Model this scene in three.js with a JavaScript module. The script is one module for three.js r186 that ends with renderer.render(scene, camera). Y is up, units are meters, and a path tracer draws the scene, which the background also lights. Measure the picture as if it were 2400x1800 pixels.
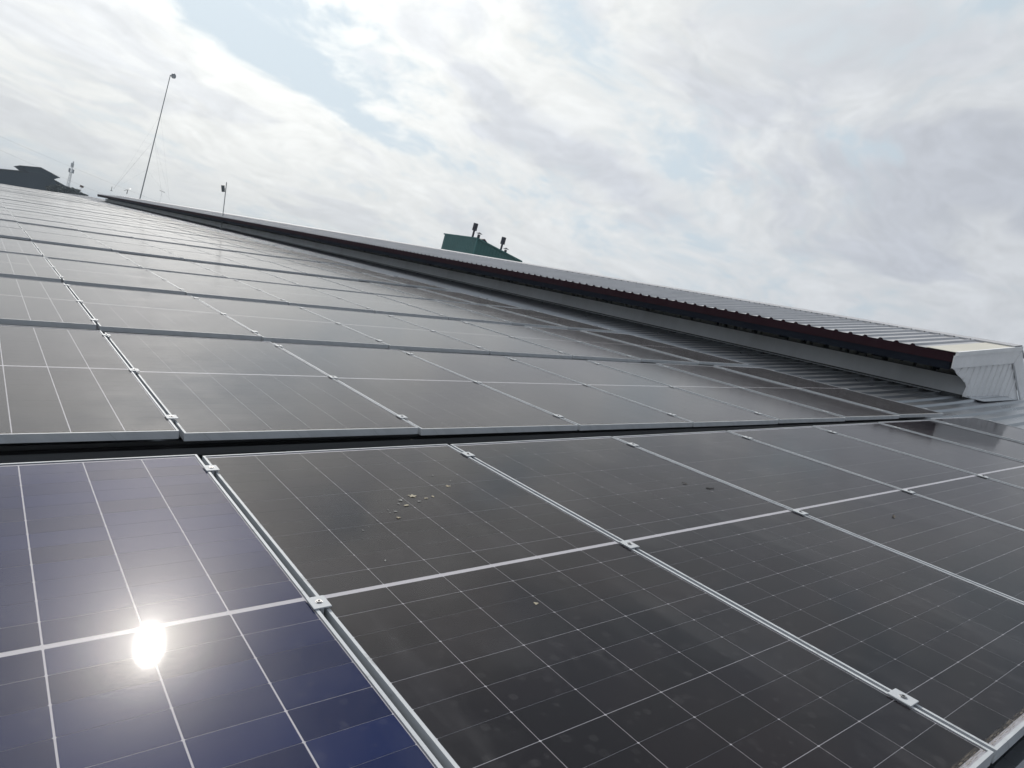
import * as THREE from 'three';
import { RoundedBoxGeometry } from 'three/addons/geometries/RoundedBoxGeometry.js';
import { mergeGeometries } from 'three/addons/utils/BufferGeometryUtils.js';

// ------------------------------------------------------------------ camera, sky, sun, exposure
const W = 1024, H = 768;
const renderer = new THREE.WebGLRenderer({ antialias: true });
renderer.setSize(W, H);
renderer.toneMapping = THREE.LinearToneMapping;
renderer.toneMappingExposure = 1.0;
renderer.shadowMap.enabled = true;
const scene = new THREE.Scene();

const camera = new THREE.PerspectiveCamera(58.52, W / H, 0.05, 6000);
camera.position.set(-0.817, 0.835, 2.727);
const RIGHT = new THREE.Vector3(0.756518, 0.266240, 0.597325), DOWN = new THREE.Vector3(0.150738, -0.959774, 0.236880), FWD = new THREE.Vector3(0.636364, -0.089164, -0.766219);
camera.quaternion.setFromRotationMatrix(new THREE.Matrix4().makeBasis(RIGHT, DOWN.clone().negate(), FWD.clone().negate()));
camera.updateMatrixWorld();
const tanV = Math.tan(THREE.MathUtils.degToRad(58.52 / 2));

const SUN_DIR = new THREE.Vector3(0.096, 0.536, -0.838).normalize();
const sun = new THREE.DirectionalLight(new THREE.Color(1.0, 0.95, 0.88), 3.0);
sun.position.copy(SUN_DIR).multiplyScalar(200);
sun.target.position.set(0, 0, 0);
sun.castShadow = true;
sun.shadow.radius = 2.4;
sun.shadow.mapSize.set(4096, 4096);
Object.assign(sun.shadow.camera, { left: -60, right: 60, top: 120, bottom: -40, near: 1, far: 500 });
scene.add(sun, sun.target);

// ---- seeded noise
function rng(seed) { let s = seed >>> 0; return () => { s = (s + 0x6d2b79f5) | 0; let t = Math.imul(s ^ (s >>> 15), 1 | s); t = (t + Math.imul(t ^ (t >>> 7), 61 | t)) ^ t; return ((t ^ (t >>> 14)) >>> 0) / 4294967296; }; }
const rand = rng(20240);
const TAB = new Float32Array(65536); { const r = rng(7); for (let i = 0; i < 65536; i++) TAB[i] = r(); }
function vnoise(x, y) {
  const xi = Math.floor(x), yi = Math.floor(y); let fx = x - xi, fy = y - yi;
  fx = fx * fx * fx * (fx * (fx * 6 - 15) + 10); fy = fy * fy * fy * (fy * (fy * 6 - 15) + 10);
  const a = (xi & 255), b = ((xi + 1) & 255), c = (yi & 255) << 8, d = ((yi + 1) & 255) << 8;
  const p = TAB[a | c], q = TAB[b | c], r = TAB[a | d], s = TAB[b | d];
  return p + (q - p) * fx + (r - p) * fy + (p - q - r + s) * fx * fy;
}
function fbm(x, y, oct, gain = 0.5) {
  let v = 0, a = 1, n = 0;
  for (let i = 0; i < oct; i++) { v += a * vnoise(x, y); n += a; a *= gain; const t = x * 1.62 - y * 1.18 + 17.3; y = x * 1.18 + y * 1.62 + 5.7; x = t; }
  return v / n;
}
const sstep = (a, b, x) => { const t = Math.min(1, Math.max(0, (x - a) / (b - a))); return t * t * (3 - 2 * t); };
const clamp01 = (x) => Math.min(1, Math.max(0, x));

// ---- sky: air and a broken altocumulus layer, computed on a plane above the ground and wrapped round the whole dome
// clear lanes and thick grey patches in that layer: two ends, reach, strength, grey or clear
const FEATURES = [
  [0.36, -2.24, 0.60, -2.43, 0.13, 1.1], [0.60, -2.43, 0.98, -2.64, 0.12, 1.0], [0.98, -2.64, 1.32, -2.73, 0.11, 0.8],
  [0.93, -1.32, 1.18, -1.38, 0.09, 0.9], [0.80, -1.66, 1.01, -1.77, 0.07, 0.6], [1.81, -1.68, 1.66, -1.32, 0.12, 0.7], [1.75, -1.02, 1.87, -0.88, 0.08, 0.7], [1.18, -2.60, 1.32, -2.55, 0.08, 0.6],
  [0.80, -2.13, 0.93, -2.25, 0.065, 1.2, 1], [1.06, -1.86, 1.19, -1.93, 0.06, 1.1, 1], [1.45, -2.03, 1.87, -1.95, 0.14, 0.8, 1], [1.37, -2.17, 1.44, -2.08, 0.07, 0.8, 1],
  [1.25, -0.96, 1.36, -0.965, 0.12, 0.45, 1], [1.28, -0.81, 1.41, -0.74, 0.13, 0.45, 1],
  [0.40, -0.84, 0.27, -1.02, 0.13, 1.6], [0.27, -1.02, -0.06, -1.07, 0.10, 1.4], [0.56, -1.58, 0.54, -1.36, 0.075, 1.3], [0.52, -0.70, 0.95, -0.72, 0.16, 1.3], [0.02, -1.86, 0.14, -1.74, 0.09, 1.2, 1],
  [-0.60, -1.50, -0.35, -1.20, 0.14, 1.2], [-0.9, -0.5, -0.4, -0.3, 0.2, 1.2], [0.1, 0.3, 0.6, 0.5, 0.22, 1.2], [1.3, 0.2, 1.6, -0.2, 0.2, 1.1], [-1.6, 0.6, -1.1, 0.9, 0.24, 1.2], [-0.3, 1.4, 0.4, 1.3, 0.25, 1.1],
];
function segd(x, z, f) { const ax = x - f[0], az = z - f[1], bx = f[2] - f[0], bz = f[3] - f[1], h = clamp01((ax * bx + az * bz) / (bx * bx + bz * bz)); return Math.hypot(ax - bx * h, az - bz * h) / f[4]; }
function makeSky() {
  const w = 4096, h = 2048, data = new Float32Array(w * h * 4);
  for (let j = 0; j < h; j++) {
    const el = ((j + 0.5) / h - 0.5) * Math.PI, y = Math.sin(el), ce = Math.cos(el);
    for (let i = 0; i < w; i++) {
      const ph = ((i + 0.5) / w - 0.5) * 2 * Math.PI, x = Math.cos(ph) * ce, z = Math.sin(ph) * ce, o = (j * w + i) * 4;
      const cosg = x * SUN_DIR.x + y * SUN_DIR.y + z * SUN_DIR.z, g = Math.acos(Math.min(1, Math.max(-1, cosg))) * 57.2958;
      const near = Math.exp(-Math.pow(g / 76, 2)), warm = Math.exp(-Math.pow(g / 54, 2)), glow = 18.0 * Math.exp(-Math.pow(g / 2.9, 2)) + 10.0 * Math.exp(-Math.pow(g / 5.2, 2)) + 1.6 * Math.exp(-Math.pow(g / 8.0, 2));
      // haze at the horizon: warm pale towards the sun, cooler and dimmer away from it
      const hb = 0.32 + 0.45 * near, hz = [hb * (0.935 + 0.065 * warm), hb * (0.995 + 0.012 * warm), hb * (1.11 - 0.155 * warm)];
      let r, gr, b;
      if (y <= 0) { const k = 0.9; r = hz[0] * k; gr = hz[1] * k; b = hz[2] * k; }
      else {
        const s0 = 1 / (y + 0.14), px = x * s0, pz = z * s0;
        const s1 = 1 / (y + 0.22), s = 1.25 * (0.955 * x - 0.297 * z) * s1, t = 1.25 * (0.297 * x + 0.955 * z) * s1;      // along and across the cloud streets
        const wx = fbm(s * 1.3 + 3.1, t * 1.3 + 9.2, 4) - 0.5, wy = fbm(s * 1.3 + 41.1, t * 1.3 + 19.2, 4) - 0.5;
        const S = s + wx * 0.55, T = t + wy * 0.5, qx = px + wx * 0.30, qz = pz + wy * 0.26;
        let gap = 0, dim = 0;
        for (const f of FEATURES) { const d = segd(qx, qz, f), e = Math.exp(-d * d) * f[5]; if (f[6]) dim += e; else gap += e; }
        const big = fbm(S * 0.8 + 11.0, T * 1.5 + 4.0, 3);
        const mid = fbm(S * 3.6 + 2.0, T * 4.4 + 31.0, 6, 0.58);
        const bil = 1 - Math.abs(2 * fbm(S * 5.2 + 57.0, T * 7.4 + 23.0, 5, 0.6) - 1) * 1.6;      // billowed edges
        const fine = fbm(S * 13.0 + 7.0, T * 15.0 + 3.0, 5, 0.62);
        const den = big * 0.44 + mid * 0.35 + bil * 0.10 + fine * 0.09 - 0.155 * Math.min(1.5, gap) - 0.010;
        const cov = sstep(0.28, 0.52, den);
        const thick = clamp01(sstep(0.50, 0.66, big * 0.45 + fbm(S * 2.2 + 71.0, T * 3.2 + 13.0, 6, 0.56) * 0.55) * 0.8 + dim * (0.55 + 1.2 * mid) * cov);
        const sr = 0.34 + 0.50 * near, bl = [sr * (0.86 + 0.04 * warm), sr * 1.02, sr * (1.15 - 0.04 * warm)];      // hazy blue between the clouds
        const br = (0.37 + 0.565 * near) * (1 + 0.58 * Math.exp(-Math.pow(g / 20, 2))), cl = [br * (0.945 + 0.048 * warm), br * 1.0, br * (1.09 - 0.13 * warm)];
        const rip = (fine - 0.5) * 0.19 + (mid - 0.5) * 0.24 + (bil - 0.72) * 0.05, edge = 0.06 * (1 - Math.abs(2 * cov - 1));
        const dk = 1 - 0.23 * thick * (1 - 0.30 * warm);
        r = bl[0] + (cl[0] * (dk + edge) * (1 + rip) - bl[0]) * cov;
        gr = bl[1] + (cl[1] * (dk + 0.016 * thick + edge) * (1 + rip) - bl[1]) * cov;
        b = bl[2] + (cl[2] * (dk + 0.07 * thick + edge * 0.9) * (1 + rip) - bl[2]) * cov;
        const k = Math.exp(-y / 0.075);
        r += (hz[0] - r) * k; gr += (hz[1] - gr) * k; b += (hz[2] - b) * k;
      }
      data[o] = r + glow * 1.0; data[o + 1] = gr + glow * 0.93; data[o + 2] = b + glow * 0.82; data[o + 3] = 1;
    }
  }
  const tex = new THREE.DataTexture(data, w, h, THREE.RGBAFormat, THREE.FloatType);
  tex.mapping = THREE.EquirectangularReflectionMapping; tex.colorSpace = THREE.LinearSRGBColorSpace;
  tex.magFilter = tex.minFilter = THREE.LinearFilter; tex.needsUpdate = true;
  return tex;
}
const skyTex = makeSky();
scene.background = skyTex;
scene.environment = skyTex;
scene.fog = new THREE.FogExp2(new THREE.Color().setRGB(0.74, 0.86, 1.0), 0.00048);

// ------------------------------------------------------------------ helpers
const names = {};
const numbered = (n) => { const k = (names[n] = (names[n] ?? -1) + 1); return k ? `${n}_${String(k).padStart(3, '0')}` : n; };
function mesh(name, geo, m, parent) {
  const o = new THREE.Mesh(geo, m); o.name = parent ? name : numbered(name); o.castShadow = o.receiveShadow = true;
  (parent ?? scene).add(o); return o;
}
function part(name, geo, m, parent) { return mesh(name, geo, m, parent); }
function thing(name, label, category, group) {
  const g = new THREE.Group(); g.name = numbered(name); g.userData = { label, category }; if (group) g.userData.group = group; scene.add(g); return g;
}
function tag(o, label, category, group) { o.userData.label = label; o.userData.category = category; if (group) o.userData.group = group; return o; }
const rgb = (r, g, b) => new THREE.Color().setRGB(r, g, b);
const std = (c, roughness = 0.6, metalness = 0, extra = {}) => new THREE.MeshStandardMaterial({ color: rgb(...c), roughness, metalness, ...extra });
const box = (w, h, d, x = 0, y = 0, z = 0) => new THREE.BoxGeometry(w, h, d).translate(x, y, z);
const flat = (g) => { const n = g.index ? g.toNonIndexed() : g; return n; };
const merge = (list) => mergeGeometries(list.map((g) => { const n = flat(g); for (const k of Object.keys(n.attributes)) if (!['position', 'normal', 'uv'].includes(k)) n.deleteAttribute(k); return n; }));
function bar(a, b, r, seg = 8, r2 = r) {
  const A = new THREE.Vector3(...a), B = new THREE.Vector3(...b), d = B.clone().sub(A);
  return new THREE.CylinderGeometry(r2, r, d.length(), seg).applyQuaternion(new THREE.Quaternion().setFromUnitVectors(new THREE.Vector3(0, 1, 0), d.normalize())).translate(...A.add(B).multiplyScalar(0.5).toArray());
}
// a grey-scale or colour texture from f(u, v) with u, v in 0..1 (made to tile by the caller where it matters)
function tex(n, f, color = false) {
  const d = new Uint8Array(n * n * 4);
  for (let j = 0; j < n; j++) for (let i = 0; i < n; i++) {
    const v = f((i + 0.5) / n, (j + 0.5) / n), o = (j * n + i) * 4, c = Array.isArray(v) ? v : [v, v, v, 1];
    for (let k = 0; k < 4; k++) d[o + k] = 255 * clamp01(c[k] ?? 1);
  }
  const t = new THREE.DataTexture(d, n, n, THREE.RGBAFormat);
  t.wrapS = t.wrapT = THREE.RepeatWrapping; t.magFilter = THREE.LinearFilter; t.minFilter = THREE.LinearMipmapLinearFilter; t.generateMipmaps = true;
  t.colorSpace = color ? THREE.SRGBColorSpace : THREE.NoColorSpace; t.needsUpdate = true; return t;
}
// tiling fbm by blending four shifted copies
function tfbm(u, v, f, oct, sx = 1, sy = 1) {
  const g = (a, b) => fbm(a * f * sx + 3.7, b * f * sy + 8.1, oct), A = sstep(0, 1, u), B = sstep(0, 1, v);
  return (g(u, v) * (1 - A) + g(u - 1, v) * A) * (1 - B) + (g(u, v - 1) * (1 - A) + g(u - 1, v - 1) * A) * B;
}
const rep = (t, s) => { const c = t.clone(); c.repeat.set(1 / s, 1 / s); c.needsUpdate = true; return c; };

// the roof frame: u up the slope, w off the roof, v away from the camera along the ridge
const PITCH = THREE.MathUtils.degToRad(8), CA = Math.cos(PITCH), SA = Math.sin(PITCH);
const onRoof = (u, v, w) => new THREE.Vector3(u * CA - w * SA, u * SA + w * CA, -v);

// ------------------------------------------------------------------ materials
const noiseA = tex(512, (u, v) => tfbm(u, v, 14, 4));
// pressed solar glass: fine orange-peel grain; dried rain spots and dust change its gloss
const peel = tex(1024, (u, v) => 0.22 * tfbm(u, v, 110, 2, 1, 1.5) + 0.78 * tfbm(u, v, 30, 2, 1, 2.4));
const spots = (() => {
  const n = 1024, a = new Float32Array(n * n), r = rng(99);
  for (let k = 0; k < 1900; k++) {
    const cx = r() * n, cy = r() * n, R = 1.6 + 5.2 * Math.pow(r(), 2.2), s = (r() < 0.7 ? 1 : -0.7) * (0.35 + 0.65 * r());
    for (let y = -Math.ceil(R) - 1; y <= R + 1; y++) for (let x = -Math.ceil(R) - 1; x <= R + 1; x++) {
      const d = Math.hypot(x, y) / R; if (d > 1.2) continue;
      const i = ((Math.floor(cx) + x + n) % n) + ((Math.floor(cy) + y + n) % n) * n;
      a[i] += s * (0.45 * (1 - sstep(0.5, 1, d)) + 0.6 * Math.exp(-Math.pow((d - 0.85) / 0.16, 2)));
    }
  }
  return a;
})();
const glassRough = tex(1024, (u, v) => { const k = spots[Math.floor(u * 1024) + Math.floor(v * 1024) * 1024]; return 0.032 + 0.012 * (tfbm(u, v, 6, 3) - 0.5) + 0.010 * Math.max(-0.8, Math.min(1, k)); });
const dustMap = tex(1024, (u, v) => { const k = spots[Math.floor(u * 1024) + Math.floor(v * 1024) * 1024], st = tfbm(u, v, 26, 4, 1, 0.10), cl = tfbm(u, v, 5, 5); return clamp01(0.997 - 0.018 * sstep(0.45, 0.72, cl) - 0.016 * sstep(0.55, 0.75, st) - 0.030 * Math.max(0, k)); });
const glassMat = new THREE.MeshPhysicalMaterial({ color: rgb(0.68, 0.67, 0.69), roughness: 1, metalness: 0, transmission: 1, thickness: 0, ior: 1.30, specularIntensity: 0.50, roughnessMap: rep(glassRough, 0.62), transmissionMap: rep(dustMap, 1.9), bumpMap: rep(peel, 0.31), bumpScale: 0.000022 });
const glassFar = glassMat.clone(); glassFar.ior = 1.27; glassFar.bumpScale = 0.000008; glassFar.specularIntensity = 0.76; glassFar.transmission = 0.95; glassFar.roughnessMap = rep(tex(512, (u, v) => 0.13 + 0.05 * (tfbm(u, v, 6, 4) - 0.5)), 0.9);   // dustier rows away from the walkway
const cellDark = new THREE.MeshPhysicalMaterial({ color: rgb(0.014, 0.010, 0.014), roughness: 0.55, metalness: 0, specularIntensity: 0.04 });
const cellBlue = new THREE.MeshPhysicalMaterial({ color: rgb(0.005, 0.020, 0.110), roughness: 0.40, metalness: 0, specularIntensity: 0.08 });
const glassNear = glassMat.clone(); glassNear.specularIntensity = 0.72; glassNear.bumpScale = 0.000010; glassNear.roughnessMap = rep(tex(1024, (u, v) => 0.085 + 0.04 * (tfbm(u, v, 6, 4) - 0.5) + 0.09 * Math.max(-0.6, Math.min(1, spots[Math.floor(u * 1024) + Math.floor(v * 1024) * 1024]))), 0.9);
const toned = (m) => [0.82, 1, 1.16].map((k) => { const c = m.clone(); c.color.multiplyScalar(k); return c; });
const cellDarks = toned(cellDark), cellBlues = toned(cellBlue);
const backsheet = std([0.80, 0.81, 0.84], 0.7);
const aluMap = tex(512, (u, v) => { const k = 0.80 + 0.22 * tfbm(u, v, 9, 5) - 0.25 * sstep(0.60, 0.78, tfbm(u, v, 22, 4, 1, 0.5)); return [k, k * 0.99, k * 0.97, 1]; }, false);
const alu = new THREE.MeshPhysicalMaterial({ color: rgb(0.50, 0.53, 0.57), roughness: 0.62, metalness: 0.0, specularIntensity: 0.35, map: rep(aluMap, 0.4) });
const aluDark = std([0.16, 0.165, 0.17], 0.45, 0.6);
const steelBolt = std([0.35, 0.35, 0.36], 0.35, 0.8);
const socket = std([0.02, 0.02, 0.02], 0.6, 0.2);
const stain = tex(1024, (u, v) => { const k = 0.70 + 0.30 * tfbm(u, v, 5, 5) + 0.10 * (tfbm(u, v, 40, 3, 0.25, 1) - 0.5); return [k, k * 0.995, k * 0.985, 1]; });
const roofMat = std([0.30, 0.315, 0.345], 0.30, 0.72, { map: rep(stain, 4.3), roughnessMap: rep(tex(256, (u, v) => 0.75 + 0.5 * tfbm(u, v, 6, 4)), 2.1) });
const ventRoofMat = new THREE.MeshPhysicalMaterial({ color: rgb(0.49, 0.50, 0.53), roughness: 0.65, specularIntensity: 0.2, map: rep(stain, 3.1) });
const creamMat = std([0.62, 0.60, 0.53], 0.5, 0.0, { map: rep(stain, 1.7) });
const flashMat = std([0.60, 0.63, 0.67], 0.6, 0.05, { map: rep(stain, 2.7) });
const matte = (c, extra) => new THREE.MeshPhysicalMaterial({ color: rgb(...c), roughness: 0.9, specularIntensity: 0.15, ...extra });
const maroonMat = matte([0.038, 0.016, 0.022], { map: rep(stain, 2.2) });
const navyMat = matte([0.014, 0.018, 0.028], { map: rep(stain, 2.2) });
const gableMat = std([0.90, 0.91, 0.93], 0.5, 0.05, { map: rep(stain, 1.3) });
const meshMat = std([0.06, 0.065, 0.07], 0.8);
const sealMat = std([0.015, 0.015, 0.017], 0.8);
const galvMat = std([0.36, 0.38, 0.40], 0.45, 0.6);

// ------------------------------------------------------------------ ground
{
  const g = new THREE.CircleGeometry(5000, 64).rotateX(-Math.PI / 2); const uv = g.attributes.uv; for (let i = 0; i < uv.count; i++) uv.setXY(i, uv.getX(i) * 10000, uv.getY(i) * 10000);
  const m = std([1, 1, 1], 0.95, 0, { map: rep(tex(512, (u, v) => { const k = tfbm(u, v, 9, 5), q = sstep(0.42, 0.6, k); return [0.33 + 0.13 * q, 0.36 + 0.04 * q, 0.24 + 0.08 * q, 1]; }, true), 140) });
  const o = mesh('ground', g, m); o.position.y = -9; o.userData.kind = 'structure';
}

// ------------------------------------------------------------------ the factory building: ribbed roof, walls and ridge vent
const RIB = 0.230, RIBW = [[0, 0], [0.148, 0], [0.173, 1], [0.205, 1], [0.230, 0]];
// points of the rib profile between v0 and v1: [v, height]
function ribs(v0, v1, h) {
  const out = []; const n = Math.floor((v1 - v0) / RIB);
  for (let k = 0; k < n; k++) for (let i = 0; i < 4; i++) out.push([v0 + k * RIB + RIBW[i][0], RIBW[i][1] * h]);
  out.push([v0 + n * RIB, 0]); if (v1 - v0 - n * RIB > 0.01) out.push([v1, 0]);
  return out;
}
// sheet through stations: list of [u, w] lines crossed with the rib profile, in roof-frame axes x = u, y = w, z = -v
function ribSheet(stations, prof, down = 0) {
  const pos = [], uv = [];
  const P = (s, p) => [stations[s][0], stations[s][1] + p[1] * (stations[s][2] ?? 1), -p[0]];
  for (let s = 0; s + 1 < stations.length; s++) for (let k = 0; k + 1 < prof.length; k++) {
    const a = P(s, prof[k]), b = P(s + 1, prof[k]), c = P(s + 1, prof[k + 1]), d = P(s, prof[k + 1]);
    pos.push(...a, ...b, ...c, ...a, ...c, ...d);
    for (const q of [a, b, c, a, c, d]) uv.push(q[0], q[2] + q[1]);
  }
  const g = new THREE.BufferGeometry(); g.setAttribute('position', new THREE.Float32BufferAttribute(pos, 3)); g.setAttribute('uv', new THREE.Float32BufferAttribute(uv, 2)); g.computeVertexNormals();
  return g;
}
// prism: an outline of [u, w] points drawn out from v0 to v1
function prism(pts, v0, v1, m = null) {
  const s = new THREE.Shape(pts.map((p) => new THREE.Vector2(p[0], p[1])));
  return new THREE.ExtrudeGeometry(s, { depth: v1 - v0, bevelEnabled: false }).translate(0, 0, -v1);
}
const ROOF_W = -0.14, VENT0 = 0.968, VENT1 = 89.3, ROOF0 = -9, ROOF1 = 118;
const building = thing('factory_building', 'long factory building under the panels with a shallow grey ribbed metal roof', 'building');
building.rotation.z = PITCH;
{
  const prof = ribs(ROOF0, ROOF1, 0.026);
  part('roof_sheet', ribSheet([[-16, ROOF_W], [5, ROOF_W], [6.5, ROOF_W + 0.010], [8, ROOF_W + 0.032], [9.3, ROOF_W + 0.075], [10.7, ROOF_W + 0.137], [12.13, ROOF_W + 0.192]], prof), roofMat, building);
  part('roof_sheet', ribSheet([[12.13, ROOF_W + 0.192], [30, -2.6]], prof), roofMat, building);
  const deck = prism([[-16, ROOF_W - 0.05], [5, ROOF_W - 0.05], [8, ROOF_W - 0.02], [12.13, ROOF_W + 0.14], [30, -2.65], [30, -2.8], [12.13, -0.20], [-16, -0.33]], ROOF0, ROOF1);
  part('roof_deck', deck, galvMat, building);
  const wm = std([0.5, 0.5, 0.48], 0.7, 0, { map: rep(stain, 5) });
  const wallG = new THREE.Group(); wallG.name = 'outer_walls'; wallG.rotation.z = -PITCH; building.add(wallG);
  part('wall', box(0.25, 7.2, 127, -15.6, -6.1, -54.5), wm, wallG); part('wall', box(0.25, 8.8, 127, 29.8, -5.0, -54.5), wm, wallG);
  part('wall', box(45, 7.2, 0.25, 7.1, -6.1, 8.6), wm, wallG); part('wall', box(45, 7.2, 0.25, 7.1, -6.1, -117.6), wm, wallG);
}
const vent = new THREE.Group(); vent.name = 'ridge_vent'; vent.userData.label = 'long ridge vent with white ribbed roof and maroon eave above the panels'; building.add(vent);
{
  const EA = [9.932, 0.6547], RI = [12.464, 0.8618];
  // flashing upstand at the foot of the opening, with a turned lip at top and bottom
  part('upstand_flashing', merge([prism([[10.698, 0.0310], [10.708, 0.0310], [10.752, 0.3094], [10.742, 0.3094]], VENT0 + 0.012, VENT1), prism([[10.576, 0.0266], [10.707, 0.0301], [10.707, 0.0344], [10.576, 0.0310]], VENT0 + 0.3, VENT1)]), flashMat, vent);
  part('upstand_edge', merge([prism([[10.676, 0.0005], [10.696, 0.0005], [10.696, 0.0527], [10.685, 0.0527]], VENT0 + 0.02, VENT1), prism([[10.735, 0.3067], [10.763, 0.3067], [10.763, 0.3189], [10.735, 0.3189]], VENT0 + 0.03, VENT1)]), meshMat, vent);
  // dark opening behind
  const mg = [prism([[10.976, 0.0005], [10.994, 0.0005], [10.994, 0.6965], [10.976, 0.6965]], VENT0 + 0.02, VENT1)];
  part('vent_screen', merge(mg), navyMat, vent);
  const wires = []; { const r = rng(5); for (let v = VENT0 + 0.1; v < 40; v += 0.05 + 0.14 * r()) { const t = 0.333 + 0.10 * r(); wires.push(prism([[10.80 + 0.06 * r(), 0.296], [10.89, 0.296], [10.87 + 0.04 * r(), t], [10.84 - 0.03 * r(), t + 0.025 * r()]], v, v + 0.04 + 0.15 * r())); } }
  const wm = part('screen_wire', merge(wires), std([0.17, 0.18, 0.175], 0.9), vent); wm.userData.kind = 'stuff';
  // eave: maroon edge board whose top follows the ribs, navy board set back below it
  const prof = ribs(VENT0 + 0.365, VENT1, 0.026);
  const pos = []; const eu = EA[0] + 0.010;
  const full = [[VENT0, 0.006], ...prof];
  for (let k = 0; k + 1 < full.length; k++) {
    const [va, ha] = full[k], [vb, hb] = full[k + 1], lo = 0.520, A = [eu, EA[1] + ha - 0.004, -va], B = [eu, EA[1] + hb - 0.004, -vb], C = [eu, lo, -vb], D = [eu, lo, -va];
    pos.push(...A, ...B, ...C, ...A, ...C, ...D);
  }
  const fg = new THREE.BufferGeometry(); fg.setAttribute('position', new THREE.Float32BufferAttribute(pos, 3)); fg.computeVertexNormals();
  fg.setAttribute('uv', new THREE.Float32BufferAttribute(pos.filter((_, i) => i % 3 !== 0), 2));
  part('eave_board', fg, maroonMat, vent);
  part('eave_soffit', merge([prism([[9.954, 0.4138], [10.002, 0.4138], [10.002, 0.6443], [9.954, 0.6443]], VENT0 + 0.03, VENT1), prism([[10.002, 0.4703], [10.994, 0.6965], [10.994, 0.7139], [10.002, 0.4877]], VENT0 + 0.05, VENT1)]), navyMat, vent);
  // ribbed vent roof, cream end sheet, ridge cap
  part('vent_roof', ribSheet([[EA[0], EA[1]], [RI[0], RI[1]]], prof), ventRoofMat, vent);
  part('vent_roof', ribSheet([[RI[0], RI[1]], [13.482, 0.1223]], ribs(VENT0 + 0.1, VENT1, 0.026)), ventRoofMat, vent);
  part('end_sheet', prism([[EA[0] - 0.01, EA[1] + 0.006], [RI[0], RI[1] + 0.006], [RI[0], RI[1] + 0.010], [EA[0] - 0.01, EA[1] + 0.010]], VENT0 - 0.02, VENT0 + 0.375), creamMat, vent);
  part('ridge_cap', prism([[12.134, 0.8670], [12.464, 0.8983], [12.769, 0.6965], [12.769, 0.6878], [12.464, 0.8879], [12.142, 0.8601], [12.142, 0.8374], [12.134, 0.8374]], VENT0 - 0.03, VENT1), ventRoofMat, vent);
  // screws with dark washers on every rib below the cap
  const sc = []; { const r = rng(3); for (let k = 0; k < 44; k++) { const v = VENT0 + 0.365 + k * RIB + 0.188, u = 11.97 + 0.05 * r(), w = EA[1] + (RI[1] - EA[1]) * (u - EA[0]) / (RI[0] - EA[0]) + 0.026; sc.push(new THREE.CylinderGeometry(0.009, 0.015, 0.016, 6).translate(u, w + 0.011, -v)); } }
  const scm = part('roof_screw', merge(sc), sealMat, vent); scm.userData.kind = 'stuff';
  // gable end: white ribbed sheet cut ragged along its left edge, trim boards over it
  const gp = [[10.698, -0.0038], [10.646, 0.0666], [10.676, 0.1223], [10.699, 0.1754], [10.663, 0.2093], [10.611, 0.2337], [10.663, 0.2363], [10.568, 0.2485], [10.463, 0.2893], [10.341, 0.3267], [10.289, 0.3337], [10.246, 0.3502], [10.189, 0.3702], [10.133, 0.4024], [10.026, 0.4329], [10.019, 0.5138], [12.281, 0.6965], [12.377, 0.5573], [12.455, 0.5181], [12.508, 0.4529], [12.612, 0.4094], [12.673, 0.3311], [12.786, 0.2702], [12.856, 0.2006], [12.977, 0.1310], [13.264, -0.0691], [12.134, 0.0353]];
  part('gable_sheet', prism(gp, VENT0, VENT0 + 0.006), gableMat, vent);
  const gr = []; const topAt = (u) => u < 12.28 ? 0.435 + (u - 10.0) * 0.075 : 0.66 - (u - 12.28) * 0.78, botAt = (u) => u < 10.7 ? 0.435 - (u - 10.02) * 0.30 : u < 12.13 ? 0.01 + (u - 10.7) * 0.018 : 0.035 - (u - 12.13) * 0.09;
  for (let u = 10.31; u < 12.75; u += 0.235) { const t = topAt(u + 0.02), b = botAt(u) + 0.02; if (t - b > 0.05) gr.push(new THREE.CylinderGeometry(0.044, 0.044, 1, 12).scale(1, 1, 0.35).applyMatrix4(new THREE.Matrix4().set(1, 0.10, 0, 0, 0, 1, 0, 0, 0, 0, 1, 0, 0, 0, 0, 1)).scale(1, t - b, 1).translate(u + 0.02, (t + b) / 2, -VENT0)); }
  part('gable_rib', merge(gr), gableMat, vent);
  part('gable_trim', merge([prism([[9.915, 0.4381], [12.294, 0.5965], [12.490, 0.8009], [12.464, 0.8183], [9.895, 0.6138]], VENT0 - 0.035, VENT0 - 0.012), prism([[9.937, 0.6182], [12.499, 0.8139], [12.473, 0.8775], [9.937, 0.6721]], VENT0 - 0.05, VENT0 - 0.014)]), gableMat, vent);
  part('gable_trim', merge([prism([[12.307, 0.5965], [12.499, 0.8183], [13.613, -0.0691], [13.395, -0.1735]], VENT0 - 0.04, VENT0 - 0.012)]), gableMat, vent);
  part('base_gap_shade', merge([prism([[10.663, 0.0005], [10.715, 0.0005], [10.715, 0.0310], [10.681, 0.0353]], VENT0 - 0.03, VENT0 + 0.04), prism([[10.785, 0.0196], [11.089, 0.0136], [11.220, 0.0249], [11.481, 0.0283], [11.481, 0.0370], [11.176, 0.0336], [11.089, 0.0266], [10.802, 0.0353]], VENT0 - 0.03, VENT0 - 0.004)]), sealMat, vent);  // dark strips stand in for the shaded gap under the flashing edge
  part('base_flashing', merge([prism([[10.742, 0.0249], [12.134, 0.0544], [12.134, 0.0579], [10.742, 0.0301]], VENT0 - 0.26, VENT0 - 0.01), prism([[12.134, 0.0544], [13.482, -0.0691], [13.482, -0.0647], [12.134, 0.0597]], VENT0 - 0.30, VENT0 - 0.01)]), flashMat, vent);
}

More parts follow.
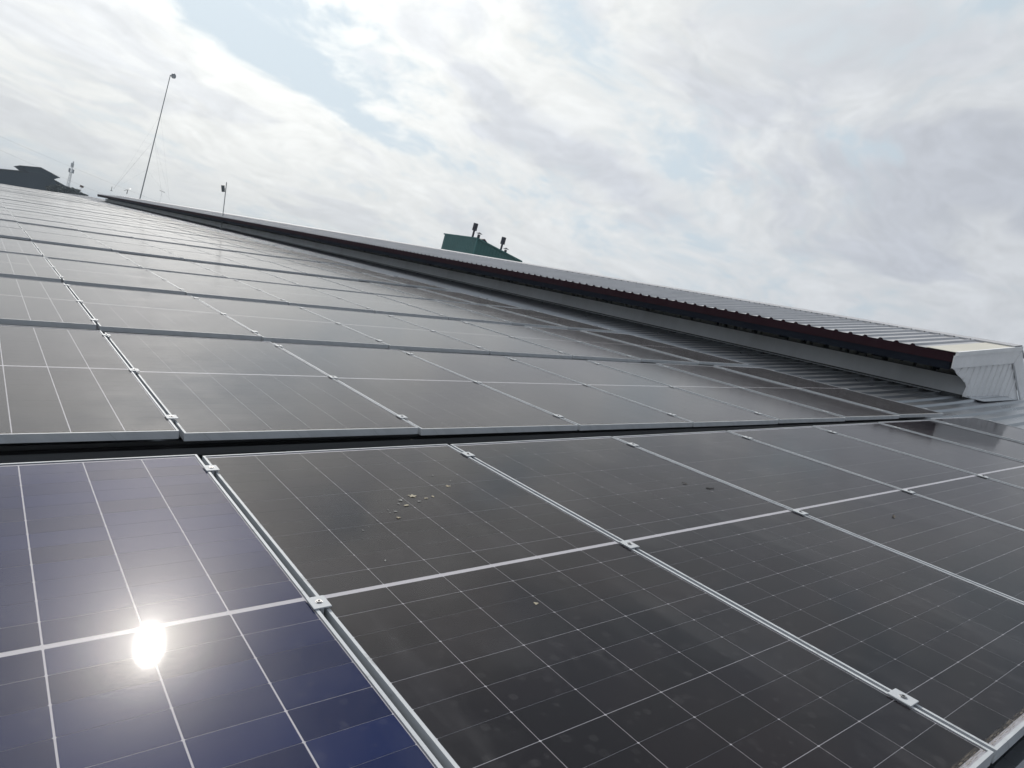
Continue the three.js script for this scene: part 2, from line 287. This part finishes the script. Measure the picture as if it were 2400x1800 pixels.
// ------------------------------------------------------------------ solar panels
const PW = 1.134, PL = 2.382, PT = 0.035, GAP = 0.022, PU = PW + GAP;
function rect(w, d, x, y, z, uvs = 1, ox = 0, oz = 0) {
  const g = new THREE.PlaneGeometry(w, d).rotateX(-Math.PI / 2).translate(x, y, z), p = g.attributes.position, uv = g.attributes.uv;
  for (let i = 0; i < uv.count; i++) uv.setXY(i, p.getX(i) * uvs + ox, p.getZ(i) * uvs + oz);
  return g;
}
function boxUV(g) { const p = g.attributes.position, uv = g.attributes.uv; for (let i = 0; i < uv.count; i++) uv.setXY(i, p.getX(i) + p.getY(i), p.getZ(i)); return g; }
const LIP = 0.0086;
const frameGeo = boxUV(merge([
  box(0.003, PT, PL, -PW / 2 + 0.0015, PT / 2, 0), box(0.003, PT, PL, PW / 2 - 0.0015, PT / 2, 0),
  box(PW - 0.006, PT, 0.003, 0, PT / 2, -PL / 2 + 0.0015), box(PW - 0.006, PT, 0.003, 0, PT / 2, PL / 2 - 0.0015),
  box(LIP - 0.003, 0.0022, PL - 0.006, -PW / 2 + (LIP + 0.003) / 2, PT - 0.0011, 0), box(LIP - 0.003, 0.0022, PL - 0.006, PW / 2 - (LIP + 0.003) / 2, PT - 0.0011, 0),
  box(PW - 2 * LIP, 0.0022, LIP - 0.003, 0, PT - 0.0011, -PL / 2 + (LIP + 0.003) / 2), box(PW - 2 * LIP, 0.0022, LIP - 0.003, 0, PT - 0.0011, PL / 2 - (LIP + 0.003) / 2),
  box(PW - 0.006, 0.002, 0.028, 0, 0.001, -PL / 2 + 0.017), box(PW - 0.006, 0.002, 0.028, 0, 0.001, PL / 2 - 0.017),
]));
const glassGeos = [0, 1, 2, 3].map((k) => rect(PW - 0.007, PL - 0.007, 0, PT - 0.0026, 0, 1, k * 0.217, k * 0.391));
const sheetGeo = box(PW - 0.007, 0.004, PL - 0.007, 0, PT - 0.0062, 0);
// a half-cut cell: thin wafer with slightly clipped corners
function cellGeo(w, d, c = 0.0022) {
  const s = new THREE.Shape([[-w / 2 + c, -d / 2], [w / 2 - c, -d / 2], [w / 2, -d / 2 + c], [w / 2, d / 2 - c], [w / 2 - c, d / 2], [-w / 2 + c, d / 2], [-w / 2, d / 2 - c], [-w / 2, -d / 2 + c]].map((p) => new THREE.Vector2(...p)));
  return new THREE.ExtrudeGeometry(s, { depth: 0.0004, bevelEnabled: false }).rotateX(-Math.PI / 2);
}
function layout(colGap) {
  const mx = 0.0120, mz = 0.022, mid = 0.0185, nx = 6, nz = 12, cw = (PW - 2 * mx - (nx - 1) * colGap) / nx, gaps = [];
  const r = rng(41); let sum = 0; for (let k = 0; k < nz - 1; k++) { const g = (k % 3 === 0 ? 0.0013 : 0.0008) + 0.0005 * r(); gaps.push(g); sum += g; }
  const ch = ((PL - 2 * mz - mid) / 2 - sum) / nz, xs = [], zs = [];
  for (let i = 0; i < nx; i++) xs.push(-PW / 2 + mx + cw / 2 + i * (cw + colGap));
  let z = mid / 2 + ch / 2; for (let k = 0; k < nz; k++) { zs.push(z, -z); z += ch + (gaps[k] ?? 0); }
  return { cw, ch, xs, zs, y: PT - 0.0042, half: (PL - 2 * mz - mid) / 2, mid };
}
const LA = layout(0.0038), LB = layout(0.0015);
const cellA = cellGeo(LA.cw, LA.ch), cellB = cellGeo(LB.cw, LB.ch);
const gridOf = (L) => { const c = new THREE.BoxGeometry(L.cw, 0.0004, L.ch).translate(0, 0.0002, 0), l = []; for (const x of L.xs) for (const z of L.zs) l.push(c.clone().translate(x, L.y, z)); return merge(l); };
const farOf = (L) => { const c = new THREE.BoxGeometry(L.cw, 0.0004, L.half).translate(0, 0.0002, 0), l = []; for (const x of L.xs) for (const s of [-1, 1]) l.push(c.clone().translate(x, L.y, s * (L.half + L.mid) / 2)); return merge(l); };
const gridA = gridOf(LA), gridB = gridOf(LB), farA = farOf(LA), farB = farOf(LB);
const clampGeo = merge([new RoundedBoxGeometry(0.047, 0.004, 0.058, 2, 0.0012).translate(PW / 2 + GAP / 2, PT + 0.0022, 0), box(0.010, 0.03, 0.05, PW / 2 + GAP / 2, PT - 0.016, 0)]);
const endClampGeo = merge([new RoundedBoxGeometry(0.032, 0.004, 0.05, 2, 0.0012).translate(PW / 2 + 0.004, PT + 0.0022, 0), box(0.018, PT, 0.05, PW / 2 + 0.011, PT / 2, 0)]);
const boltGeo = merge([new THREE.CylinderGeometry(0.0065, 0.0065, 0.004, 16).translate(PW / 2 + GAP / 2, PT + 0.0055, 0), new THREE.TorusGeometry(0.0085, 0.0012, 6, 20).rotateX(Math.PI / 2).translate(PW / 2 + GAP / 2, PT + 0.0045, 0)]);
const socketGeo = new THREE.CylinderGeometry(0.0036, 0.0036, 0.001, 6).translate(PW / 2 + GAP / 2, PT + 0.0078, 0);
const railGeo = box(PU, 0.04, 0.04, 0, -0.021, 0), footGeo = box(0.04, 0.06, 0.05, 0, -0.066, 0);
const CLZ = [-PL / 2 + 0.176, 0.040, PL / 2 - 0.205];
const grimeMap = tex(256, (u, v) => { const k = tfbm(u, v, 16, 4, 1, 1), f = sstep(0.0, 0.35, v) * 0 + 1 - Math.abs(v - 0.5) * 2; return clamp01(sstep(0.46, 0.70, k) * 0.55 * sstep(0, 0.5, f) + 0.10 * f); });
const grimeMat = std([0.20, 0.175, 0.145], 0.9, 0, { alphaMap: grimeMap, transparent: true });
const grimeGeo = (() => { const g = rect(PW - 2 * LIP, 0.022, 0, PT - 0.0021, PL / 2 - LIP - 0.0125); const uv = g.attributes.uv, p = g.attributes.position; for (let i = 0; i < uv.count; i++) uv.setXY(i, p.getX(i) * 4, p.getZ(i) > PL / 2 - LIP - 0.0125 ? 0.98 : 0.02); return g; })();

function makePanel(kind, lod, last, front) {          // kind 'blue' | 'dark'; lod 0 single cells, 1 cell grid, 2 far, 3 farthest
  const g = new THREE.Group(), L = kind === 'dark' ? LB : LA, m = kind === 'blue' ? cellBlue : cellDark;
  part('frame', frameGeo, alu, g); part('backsheet', sheetGeo, backsheet, g);
  if (lod === 0) { let n = 0; for (const z of L.zs) for (const x of L.xs) { const c = part(n ? `solar_cell_${String(n).padStart(3, '0')}` : 'solar_cell', kind === 'dark' ? cellB : cellA, (kind === 'blue' ? cellBlues : cellDarks)[Math.floor(cellRand() * 3)], g); c.position.set(x, L.y, z); n++; } }
  else part('solar_cell_grid', lod === 1 ? (kind === 'dark' ? gridB : gridA) : (kind === 'dark' ? farB : farA), m, g).userData.kind = 'stuff';
  part('glass', glassGeos[0], kind === 'blue' ? glassMat : front ? glassNear : glassFar, g);
  if (lod === 0) part('grime', grimeGeo, grimeMat, g);
  if (lod <= 1) CLZ.forEach((z) => {
    part('mounting_rail', railGeo, alu, g).position.z = z;
    const c = part('panel_clamp', last ? endClampGeo : clampGeo, alu, g); c.position.z = z;
    if (lod === 0 && !last) { part('bolt', boltGeo, steelBolt, c); part('bolt_socket', socketGeo, socket, c); }
  });
  else if (lod === 2) CLZ.forEach((z) => { part('panel_clamp', clampGeo, alu, g).position.z = z; });
  return g;
}
const cellRand = rng(515), protos = {};
const panelOf = (kind, lod, last, front) => (protos[[kind, lod, last, front]] ??= makePanel(kind, lod, last, front)).clone();

const ROWV = [-PL, 0.2648, 2.8667, 5.5275, 8.1746, 11.0235], ROWW = [0, 0, 0.004, 0.008, 0, 0.012];
for (let k = 6; k < 41; k++) { ROWV.push(11.0235 + (k - 5) * 2.655 + (rand() - 0.5) * 0.10); ROWW.push((rand() - 0.5) * 0.030); }
const ONES = ['', 'first', 'second', 'third', 'fourth', 'fifth', 'sixth', 'seventh', 'eighth', 'ninth', 'tenth', 'eleventh', 'twelfth', 'thirteenth', 'fourteenth', 'fifteenth', 'sixteenth', 'seventeenth', 'eighteenth', 'nineteenth'];
const TENS = ['', '', 'twenty', 'thirty', 'forty'], TENTH = ['', '', 'twentieth', 'thirtieth', 'fortieth'];
const ordinal = (n) => n < 20 ? ONES[n] : n % 10 ? `${TENS[Math.floor(n / 10)]}-${ONES[n % 10]}` : TENTH[n / 10];
const frontM = new THREE.Matrix4().makeRotationFromQuaternion(new THREE.Quaternion().setFromAxisAngle(new THREE.Vector3(-0.0086, -0.0026, 0.0062).normalize(), 0.01092));
const roofM = new THREE.Matrix4().makeRotationZ(PITCH);
const seen = (p) => { const q = p.clone().sub(camera.position), d = q.dot(FWD); if (d < 0.1) return false; const X = q.dot(RIGHT) / d / (tanV * W / H), Y = q.dot(DOWN) / d / tanV; return X > -1.03 && X < 1.03 && Y > -1.1 && Y < 1.1; };
const special = {
  '0,-1': 'bluish solar panel at the lower left with the white sun glint on its glass',
  '0,0': 'dark front row solar panel spattered with pale bird droppings',
  '0,1': 'front row solar panel with a dark twig and leaf scrap on it',
  '0,2': 'dark front row solar panel with one curled dry leaf on its near half',
};
let nPanels = 0;
for (let r = 0; r < ROWV.length; r++) for (let c = -2; c < 7; c++) {
  const sag = r ? 0.0269 : 0.0133, f = (c + 0.5 - 3.5), w0 = ROWW[r] + sag * (f * f / 12.25 - 0.5), slope = sag * 2 * f / (12.25 * PU);
  const u = (c + 0.5) * PU - 0.0004 * ROWV[r], v = ROWV[r] + PL / 2;
  let vis = false; for (const a of [-0.5, 0, 0.5]) for (const b of [-0.5, 0, 0.5]) vis ||= seen(onRoof(u + a * PU, v + b * PL, w0));
  if (!vis && !(r < 3 && c === -2)) continue;
  if (c === -2 && r > 2) continue;
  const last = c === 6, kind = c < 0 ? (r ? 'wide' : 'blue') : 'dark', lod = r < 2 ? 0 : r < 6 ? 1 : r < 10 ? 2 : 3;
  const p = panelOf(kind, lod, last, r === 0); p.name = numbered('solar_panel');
  p.children.forEach((o) => { if (o.name === 'glass') o.geometry = glassGeos[Math.floor(rand() * 4)]; });
  const jx = (rand() - 0.5) * 0.0030, jz = (rand() - 0.5) * 0.0030;
  const local = new THREE.Matrix4().makeTranslation(u, w0, -v).multiply(new THREE.Matrix4().makeRotationFromEuler(new THREE.Euler(jx, 0, 0.3 * Math.atan(slope) + jz - (c > 3 ? 0.004 : 0)))).multiply(new THREE.Matrix4().makeTranslation(0, -PT, 0));
  const M = roofM.clone(); if (r === 0) M.multiply(new THREE.Matrix4().makeTranslation(0.0082, -0.0067, 0)).multiply(frontM);
  M.multiply(local).decompose(p.position, p.quaternion, p.scale);
  const rowName = r === 0 ? 'front row' : `${ordinal(r + 1)} row from the camera`;
  tag(p, special[[r, c]] ?? `solar panel in the ${rowName}, ${c === 6 ? 'the last at' : ordinal(7 - c) + ' from'} the vent side end`, 'solar panel', 'solar panels laid in rows on the roof');
  scene.add(p); nPanels++;
}
console.log('panels', nPanels);

{
  const t = thing('added_sun_blocker', 'added dark tray blocking sunbeams under the near edge of the second row', 'sun blocker'); t.rotation.z = PITCH; t.position.copy(onRoof(3.4, 0.36, -0.10));  // added tray that stops sunbeams coming through the panel gaps onto the roof
  part('tray', merge([box(9.2, 0.004, 0.11, 0, 0, 0), box(9.2, 0.03, 0.004, 0, 0.013, 0.057), box(9.2, 0.03, 0.004, 0, 0.013, -0.057)]), std([0.10, 0.105, 0.11], 0.6, 0.3), t);
  for (let k = 0; k < 3; k++) { const r = rng(60 + k), pts = []; for (let x = -4.5; x <= 4.5; x += 0.45) pts.push(new THREE.Vector3(x, 0.010 + 0.004 * r(), -0.03 + 0.03 * k + 0.012 * (r() - 0.5))); part('cable', new THREE.TubeGeometry(new THREE.CatmullRomCurve3(pts), 80, 0.0065, 6), sealMat, t); }  // cables laid in the added sun-blocking tray
}

// ------------------------------------------------------------------ litter on the glass of the front panels
const frontPos = (u, v, w = 0.001) => new THREE.Vector3(u, w - 0.0024 + 0.0, -v).applyMatrix4(frontM).add(new THREE.Vector3(0.0082, -0.0067 + 0.0133 * (Math.pow(u / PU - 3.5, 2) / 12.25 - 0.5), 0)).applyMatrix4(roofM);
const dropMat = [std([0.33, 0.30, 0.23], 0.9), std([0.26, 0.265, 0.26], 0.9), std([0.29, 0.255, 0.19], 0.9)];
function splat(seed, rad, lobes, h = 0.0007) {
  const r = rng(seed), n = 22, pts = []; const ph = r() * 6;
  for (let k = 0; k < n; k++) { const a = k / n * 2 * Math.PI; pts.push([Math.cos(a), Math.sin(a), rad * (0.72 + 0.28 * Math.sin(a * lobes + ph) + 0.22 * (r() - 0.5))]); }
  const pos = []; const ring = (s, y) => pts.map(([c, d, R]) => [c * R * s, y, d * R * s]);
  const rings = [ring(1, 0), ring(0.85, h * 0.7), ring(0.45, h)], top = [0, h * 1.05, 0];
  for (let i = 0; i < 2; i++) for (let k = 0; k < n; k++) { const a = rings[i][k], b = rings[i][(k + 1) % n], c = rings[i + 1][(k + 1) % n], d = rings[i + 1][k]; pos.push(...a, ...c, ...b, ...a, ...d, ...c); }
  for (let k = 0; k < n; k++) pos.push(...rings[2][k], ...top, ...rings[2][(k + 1) % n]);
  const g = new THREE.BufferGeometry(); g.setAttribute('position', new THREE.Float32BufferAttribute(pos, 3)); g.computeVertexNormals(); return g;
}
const onFront = (o, u, v, spin = 0) => { o.position.copy(frontPos(u, v)); o.quaternion.setFromRotationMatrix(roofM.clone().multiply(frontM)).multiply(new THREE.Quaternion().setFromAxisAngle(new THREE.Vector3(0, 1, 0), spin)); return o; };
[[0.623, -0.597, 0.019, 5, 0, 'largest star-shaped pale bird dropping on the spattered front panel'],
 [0.557, -0.626, 0.0095, 3, 1, 'greyish bird dropping left of the largest one, on the spattered panel'],
 [0.554, -0.677, 0.0105, 2, 0, 'cream bird dropping just in front of the largest one'],
 [0.622, -0.653, 0.0075, 2, 1, 'thin grey bird dropping in front and right of the largest one'],
 [0.664, -0.631, 0.0085, 2, 0, 'cream oval bird dropping, nearer of the pair right of the largest one'],
 [0.700, -0.621, 0.0085, 2, 2, 'cream oval bird dropping, farther of the pair right of the largest one'],
 [0.824, -0.532, 0.0125, 3, 2, 'double-lobed bird dropping farthest back and right on the spattered panel'],
 [0.487, -0.719, 0.0065, 2, 1, 'small whitish bird dropping left of the lowest one in the spatter'],
 [0.471, -0.773, 0.0090, 3, 2, 'round cream bird dropping, lowest of the main spatter'],
 [0.557, -1.435, 0.0085, 3, 0, 'lone pale bird dropping on the near half of the spattered panel']].forEach(([u, v, R, l, m, label], i) => {
  const o = mesh('bird_dropping', splat(100 + i, R, l), dropMat[m]); onFront(o, u, v, i); tag(o, label, 'bird dropping', 'bird droppings on the front panel');
});
{
  const r = rng(12), l = []; for (const [u, v] of [[0.468, -0.699], [0.436, -0.714], [0.387, -0.778], [0.533, -0.656], [0.999, -0.446], [0.793, -0.537], [0.868, -0.480], [0.827, -0.403], [0.462, -0.725], [0.308, -0.835], [0.338, -0.815], [0.278, -1.055]]) l.push(splat(300 + l.length, 0.0022 + 0.003 * r(), 2, 0.001).translate(u, 0, -v));
  const o = mesh('dropping_specks', merge(l), dropMat[1]); o.quaternion.setFromRotationMatrix(roofM.clone().multiply(frontM)); o.position.copy(frontPos(0.6, -0.6).sub(new THREE.Vector3(0.6, 0, 0.6).applyMatrix4(frontM).applyMatrix4(roofM)));
  tag(o, 'tiny pale specks scattered round the bird droppings', 'specks'); o.userData.kind = 'stuff';
}
const leafMat = std([0.045, 0.036, 0.026], 0.8), twigMat = std([0.018, 0.016, 0.014], 0.85);
function leaf(len, wid, curl) {
  const g = new THREE.PlaneGeometry(len, wid, 10, 4).rotateX(-Math.PI / 2), p = g.attributes.position;
  for (let i = 0; i < p.count; i++) { const x = p.getX(i) / len + 0.5, z = p.getZ(i); p.setZ(i, z * Math.sin(Math.PI * Math.min(1, x * 0.96 + 0.03))); p.setY(i, 0.0006 + curl * Math.pow(x, 2) * len + Math.abs(p.getZ(i)) * 0.5); }
  g.computeVertexNormals(); return merge([g, bar([len * 0.45, curl * len * 0.8, 0], [len * 0.75, curl * len * 1.3, 0.003], 0.0012, 5)]);
}
tag(onFront(mesh('dry_leaf', leaf(0.042, 0.014, 0.10), leafMat), 2.832, -1.427, 0.5), 'small curled dry leaf on the near half of a front panel', 'leaf');
tag(onFront(mesh('dry_leaf', leaf(0.024, 0.009, 0.1), leafMat), 2.043, -0.776, 1.9), 'tiny leaf scrap beside the dark twig on the front panel', 'leaf');
tag(onFront(mesh('twig', merge([bar([-0.022, 0.002, 0], [0.0, 0.0022, 0.003], 0.002, 6), bar([0, 0.0022, 0.003], [0.024, 0.002, 0], 0.002, 6, 0.0014)]), twigMat), 2.129, -0.860, -0.3), 'short dark twig lying on the front panel', 'twig');

// ------------------------------------------------------------------ things on and beyond the roof
const grey = std([0.30, 0.32, 0.33], 0.5, 0.4), paleGrey = std([0.55, 0.57, 0.58], 0.5, 0.2), darkPole = std([0.10, 0.115, 0.12], 0.5, 0.3);
// thin pole with a flat aerial by the foot of the vent
{
  const t = thing('aerial_pole', 'thin pole with a small flat aerial standing beside the ridge vent', 'pole'); t.position.set(10.31, 1.40, -39.7);
  part('pole', bar([0, 0, 0], [-0.29, 2.66, 0], 0.024, 10), grey, t);
  const a = part('flat_aerial', new RoundedBoxGeometry(0.18, 0.37, 0.06, 2, 0.02).rotateZ(0.30).translate(-0.40, 2.26, 0), darkPole, t);
  part('bracket', bar([-0.39, 2.26, 0], [-0.25, 2.28, 0], 0.018, 6), grey, a);
  part('base_plate', merge([box(0.22, 0.03, 0.22, 0, 0.015, 0), box(0.09, 0.12, 0.09, 0, 0.06, 0)]), paleGrey, t);
}
// guyed mast with a dish
{
  const t = thing('guyed_mast', 'tall thin guyed mast with a round dish at its tip, beyond the vent', 'mast'); t.position.set(14.76, -0.75, -95);
  part('mast_pole', merge([bar([0, 0, 0], [0.40, 19.2, 0], 0.075, 10, 0.045)]), grey, t);
  const d = part('dish', merge([new THREE.CylinderGeometry(0.29, 0.29, 0.18, 28).rotateX(Math.PI / 2).rotateY(0.55).translate(0.74, 19.2, 0.1), new THREE.SphereGeometry(0.29, 20, 8, 0, Math.PI * 2, 0, 0.7).scale(1, 0.6, 1).rotateX(Math.PI / 2).rotateY(0.55).translate(0.72, 19.2, 0.02)]), std([0.34, 0.36, 0.40], 0.5), t);
  part('dish_arm', bar([0.40, 19.1, 0], [0.72, 19.15, 0], 0.05, 6), grey, d);
  for (const [h, x, y, z] of [[14.3, -3.1, 4.0, 2], [11.2, -3.1, 4.0, 2], [11.2, -2.2, 4.2, -5], [14.3, 2.3, 4.5, 5], [11.2, 2.4, 4.5, 5], [11.2, 3.0, 4.7, -3], [7.4, 2.4, 4.5, 5], [7.4, -3.1, 4.0, 2]])
    part('guy_wire', bar([h * 0.0208, h, 0], [x, y, z], 0.0045, 4), grey, t);
}
// small aerials at the far end of the vent roof
{
  const t = thing('stub_aerial', 'short upright rod near the far tip of the vent roof', 'aerial'); t.position.set(10.09, 2.68, -82.3);
  part('rod', bar([0, 0, 0], [-0.02, 0.46, 0], 0.026, 6), darkPole, t); part('foot', box(0.2, 0.05, 0.2, 0, 0.025, 0), darkPole, t);
  const s = thing('satellite_dish', 'small tilted satellite dish on the far vent roof', 'dish'); s.position.set(11.51, 2.82, -82.3);
  part('dish_bowl', new THREE.SphereGeometry(0.54, 20, 8, 0, Math.PI * 2, 0, 0.8).scale(1, 0.45, 1).rotateZ(0.62).translate(0.08, 0.30, 0), grey, s);
  part('post', bar([0, 0, 0], [0.02, 0.42, 0], 0.04, 6), darkPole, s);
  const y = thing('television_aerial', 'tiny flat television aerial beyond the vent roof, right of the mast', 'aerial'); y.position.set(17.03, 1.85, -95);
  part('boom', bar([-0.3, 2.86, 0], [0.32, 2.78, 0], 0.03, 5), grey, y); part('post', bar([0, 0, 0], [0, 2.82, 0], 0.012, 5), paleGrey, y);
  const e = []; for (let k = -2; k <= 2; k++) e.push(bar([k * 0.13, 2.82, -0.3], [k * 0.13, 2.82, 0.3], 0.012, 4)); part('elements', merge(e), grey, y);
  const f = thing('flood_lamp', 'small brown lamp head on a post at the far roof edge', 'lamp'); f.position.set(10.72, 1.88, -116);
  part('post', bar([0, 0, 0], [0.03, 0.85, 0], 0.035, 6), paleGrey, f); part('lamp_head', new RoundedBoxGeometry(0.46, 0.30, 0.2, 2, 0.05).rotateZ(-0.1).translate(0.05, 0.95, 0), std([0.14, 0.10, 0.08], 0.7), f);
}
// dark warehouse with a raised roof vent, far left
{
  const M = matte([0.020, 0.036, 0.054], {}), R = matte([0.030, 0.052, 0.066], {});
  const t = thing('dark_warehouse', 'dark blue warehouse with a raised roof vent beyond the far roof edge', 'building'); t.position.set(13.9, -7.8, -260);
  const ex = (pts, d, z0 = 0) => new THREE.ExtrudeGeometry(new THREE.Shape(pts.map((p) => new THREE.Vector2(...p))), { depth: d, bevelEnabled: false }).translate(0, 0, z0 - d);
  part('wall', ex([[-14.4, 0], [8.0, 0], [8.0, 11.05], [0, 13.4], [-14.4, 9.9]], 50), M, t);
  part('roof', merge([ex([[-15, 9.95], [0, 13.55], [0, 13.75], [-15, 10.15]], 51, 0.6), ex([[0, 13.55], [9.0, 11.0], [9.0, 11.2], [0, 13.75]], 51, 0.6)]), R, t);
  const v = part('roof_vent', ex([[-2.81, 12.4], [3.53, 11.9], [3.58, 12.83], [4.7, 13.66], [-0.27, 14.98], [-5.2, 13.80], [-2.81, 12.65]], 44, 0.4), M, t);
  part('vent_roof', merge([ex([[-5.45, 13.80], [-0.27, 15.02], [-0.27, 15.20], [-5.45, 13.98]], 46, 0.8), ex([[-0.27, 15.02], [4.9, 13.64], [4.9, 13.82], [-0.27, 15.20]], 46, 0.8)]), R, v);
}
// trees beside it
{
  const r = rng(77), leafG = new THREE.PlaneGeometry(0.5, 0.34);
  const mats = [std([0.034, 0.048, 0.040], 0.9), std([0.040, 0.056, 0.046], 0.9), std([0.028, 0.040, 0.036], 0.9)];
  [[17.2, 11.9, 3.0, 'rounded dark tree against the right side of the dark warehouse', 0], [19.6, 12.1, 2.6, 'taller dark tree left of the pale tower foot', 1], [21.6, 11.5, 2.0, 'small dark tree at the end of the clump, right of the tower', 2]].forEach(([x, h, w, label, k]) => {
    const t = thing('broadleaf_tree', label, 'tree'); t.position.set(x - 0.2, -7.5, -230 + k * 3);
    part('trunk', merge([bar([0, 0, 0], [0.1, h * 0.55, 0], 0.28, 8, 0.16), ...[0, 1, 2, 3].map((i) => bar([0.05, h * (0.42 + 0.04 * i), 0], [Math.cos(i * 1.7) * w * 0.5, h * 0.8, Math.sin(i * 1.7) * w * 0.5], 0.11, 6, 0.04))]), std([0.09, 0.07, 0.05], 0.9), t);
    const l = []; for (let i = 0; i < 1500; i++) { const c = Math.floor(r() * 9), ca = c * 2.4, cr = c ? w * 0.55 : 0, a = r() * 6.283, b = Math.acos(2 * r() - 1), q = (0.55 + 0.45 * r()) * w * 0.52;
      l.push(leafG.clone().rotateX(r() * 6).rotateY(r() * 6).translate(Math.cos(ca) * cr + Math.sin(b) * Math.cos(a) * q, h * 0.78 + (c % 3 - 1) * 0.7 + Math.cos(b) * q * 0.8, Math.sin(ca) * cr + Math.sin(b) * Math.sin(a) * q)); }
    part('crown', merge(l), mats[k], t);
  });
}
// pale phone tower
{
  const t = thing('phone_tower', 'pale distant phone tower with clusters of aerials near its top', 'tower'); t.position.set(34.8, -7.0, -420);
  const pm = std([0.50, 0.53, 0.57], 0.6), L = []; const top = 23.2;
  for (const [x, z] of [[-0.55, -0.5], [0.55, -0.5], [0, 0.6]]) L.push(bar([x * 1.6, 0, z * 1.6], [x * 0.7, top, z * 0.7], 0.13, 6, 0.09));
  part('lattice_leg', merge(L), pm, t);
  const br = []; for (let y = 0; y < top; y += 1.4) { const s = 1.6 - 0.9 * y / top, e = 1.6 - 0.9 * (y + 1.4) / top, q = [[-0.55, -0.5], [0.55, -0.5], [0, 0.6]]; for (let k = 0; k < 3; k++) { const A = q[k], B = q[(k + 1) % 3]; br.push(bar([A[0] * s, y, A[1] * s], [B[0] * e, y + 1.4, B[1] * e], 0.05, 4)); } }
  part('brace', merge(br), pm, t).userData.kind = 'stuff';
  for (const [x, y, z] of [[-1.0, 21.2, 0.3], [-0.75, 21.0, 0.8], [0.9, 20.9, 0.4], [0.6, 21.1, -0.8], [-0.1, 24.0, 0.6], [0.35, 23.9, -0.4], [-0.45, 24.1, -0.3], [0.1, 24.9, 0.2]]) part('panel_aerial', new RoundedBoxGeometry(0.5, 1.9, 0.3, 2, 0.08).translate(x, y, z), y < 22 ? std([0.22, 0.24, 0.27], 0.6) : pm, t);
  part('platform', new THREE.CylinderGeometry(1.1, 1.1, 0.15, 14).translate(0, 20.1, 0), pm, t);
}
// sagging cables behind
{
  const cab = (a, b, s, label) => { const A = new THREE.Vector3(...a), B = new THREE.Vector3(...b), pts = []; for (let k = 0; k <= 20; k++) { const q = k / 20, p = A.clone().lerp(B, q); p.y -= s * 4 * q * (1 - q); pts.push(p); } const o = mesh('power_line', new THREE.TubeGeometry(new THREE.CatmullRomCurve3(pts), 40, 0.013, 5), std([0.20, 0.21, 0.22], 0.7)); tag(o, label, 'cable'); };
  cab([-14, 10.2, -200], [52, 1.1, -200], 1.2, 'lower faint power line running behind the dark warehouse roof vent');
  cab([-14, 12.6, -200], [52, 4.8, -200], 1.0, 'upper faint power line crossing the pale tower');
}
// green shed with chimneys behind the ridge
{
  const t = thing('green_shed', 'green metal clad building with four dark flues behind the ridge vent', 'building'); t.position.set(38.2, 0, -60);
  const G = std([0.030, 0.150, 0.150], 0.55, 0, { map: rep(stain, 6) }), Rf = std([0.034, 0.165, 0.165], 0.55, 0), D = std([0.035, 0.034, 0.050], 0.5, 0.3);
  const k = 1.7073, cx = -0.817, cy = 0.835, X = (x) => cx + k * (x - cx) - 38.2, Y = (y) => cy + k * (y - cy);
  const ex = (pts, d, z0 = 0) => new THREE.ExtrudeGeometry(new THREE.Shape(pts.map((p) => new THREE.Vector2(...p))), { depth: d, bevelEnabled: false }).translate(0, 0, z0 - d);
  const xs = X(23.74), x1 = X(27.50), ya = Y(5.20), yr = Y(4.76), DEEP = 6.7;
  const w = part('wall', ex([[xs, -9], [x1, -9], [x1, yr], [xs, ya]], DEEP), G, t);
  part('corner_trim', box(0.10, ya + 9, 0.10, xs + 0.02, (ya - 9) / 2, 0.02), Rf, w);
  const sh = []; for (let x = xs + 0.4; x < x1 - 0.2; x += 0.42) { const yt = ya + (yr - ya) * (x - xs) / (x1 - xs); sh.push(box(0.06, yt + 8.9, 0.02, x, (yt - 9.1) / 2, 0.010)); }
  for (let z = 0.4; z < DEEP - 0.2; z += 0.42) sh.push(box(0.02, ya + 8.9, 0.06, xs - 0.010, (ya - 9.1) / 2, -z));
  part('cladding_rib', merge(sh), G, w).userData.kind = 'stuff';
  part('roof', ex([[xs - 0.06, ya + 0.01], [X(27.66), Y(4.74)], [X(27.66), Y(4.74) + 0.16], [xs - 0.06, ya + 0.13]], DEEP + 0.3, 0.12), Rf, t);
  const flue = (x, yb, yt, r, cap) => {
    const f = part('flue', bar([x, yb - 0.8, -1.2], [x, yt, -1.2], r, 14), D, t);
    if (cap) part('flue_cap', new THREE.CylinderGeometry(cap, cap, 0.78, 18).translate(x, yt + 0.2, -1.2), D, f);
    else part('flue_cowl', merge([new THREE.ConeGeometry(0.36, 0.16, 16).translate(x, yt + 0.20, -1.2), bar([x - 0.1, yt - 0.05, -1.2], [x - 0.1, yt + 0.15, -1.2], 0.015, 4), bar([x + 0.1, yt - 0.05, -1.2], [x + 0.1, yt + 0.15, -1.2], 0.015, 4)]), D, f);
  };
  flue(X(23.83), Y(5.1), Y(5.83), 0.115, 0.26); flue(X(24.27), Y(5.0), Y(5.57), 0.16, 0);
  flue(X(26.25), Y(4.90), Y(5.63), 0.115, 0.26); flue(X(26.65), Y(4.82), Y(5.23), 0.15, 0);
  part('roof_cowl', ex([[X(24.4), Y(4.95)], [X(24.98), Y(4.95)], [X(25.0), Y(5.25)], [X(24.72), Y(5.43)], [X(24.40), Y(5.31)]], 1.6, -1.0), std([0.035, 0.022, 0.034], 0.6), t);
}

renderer.render(scene, camera);
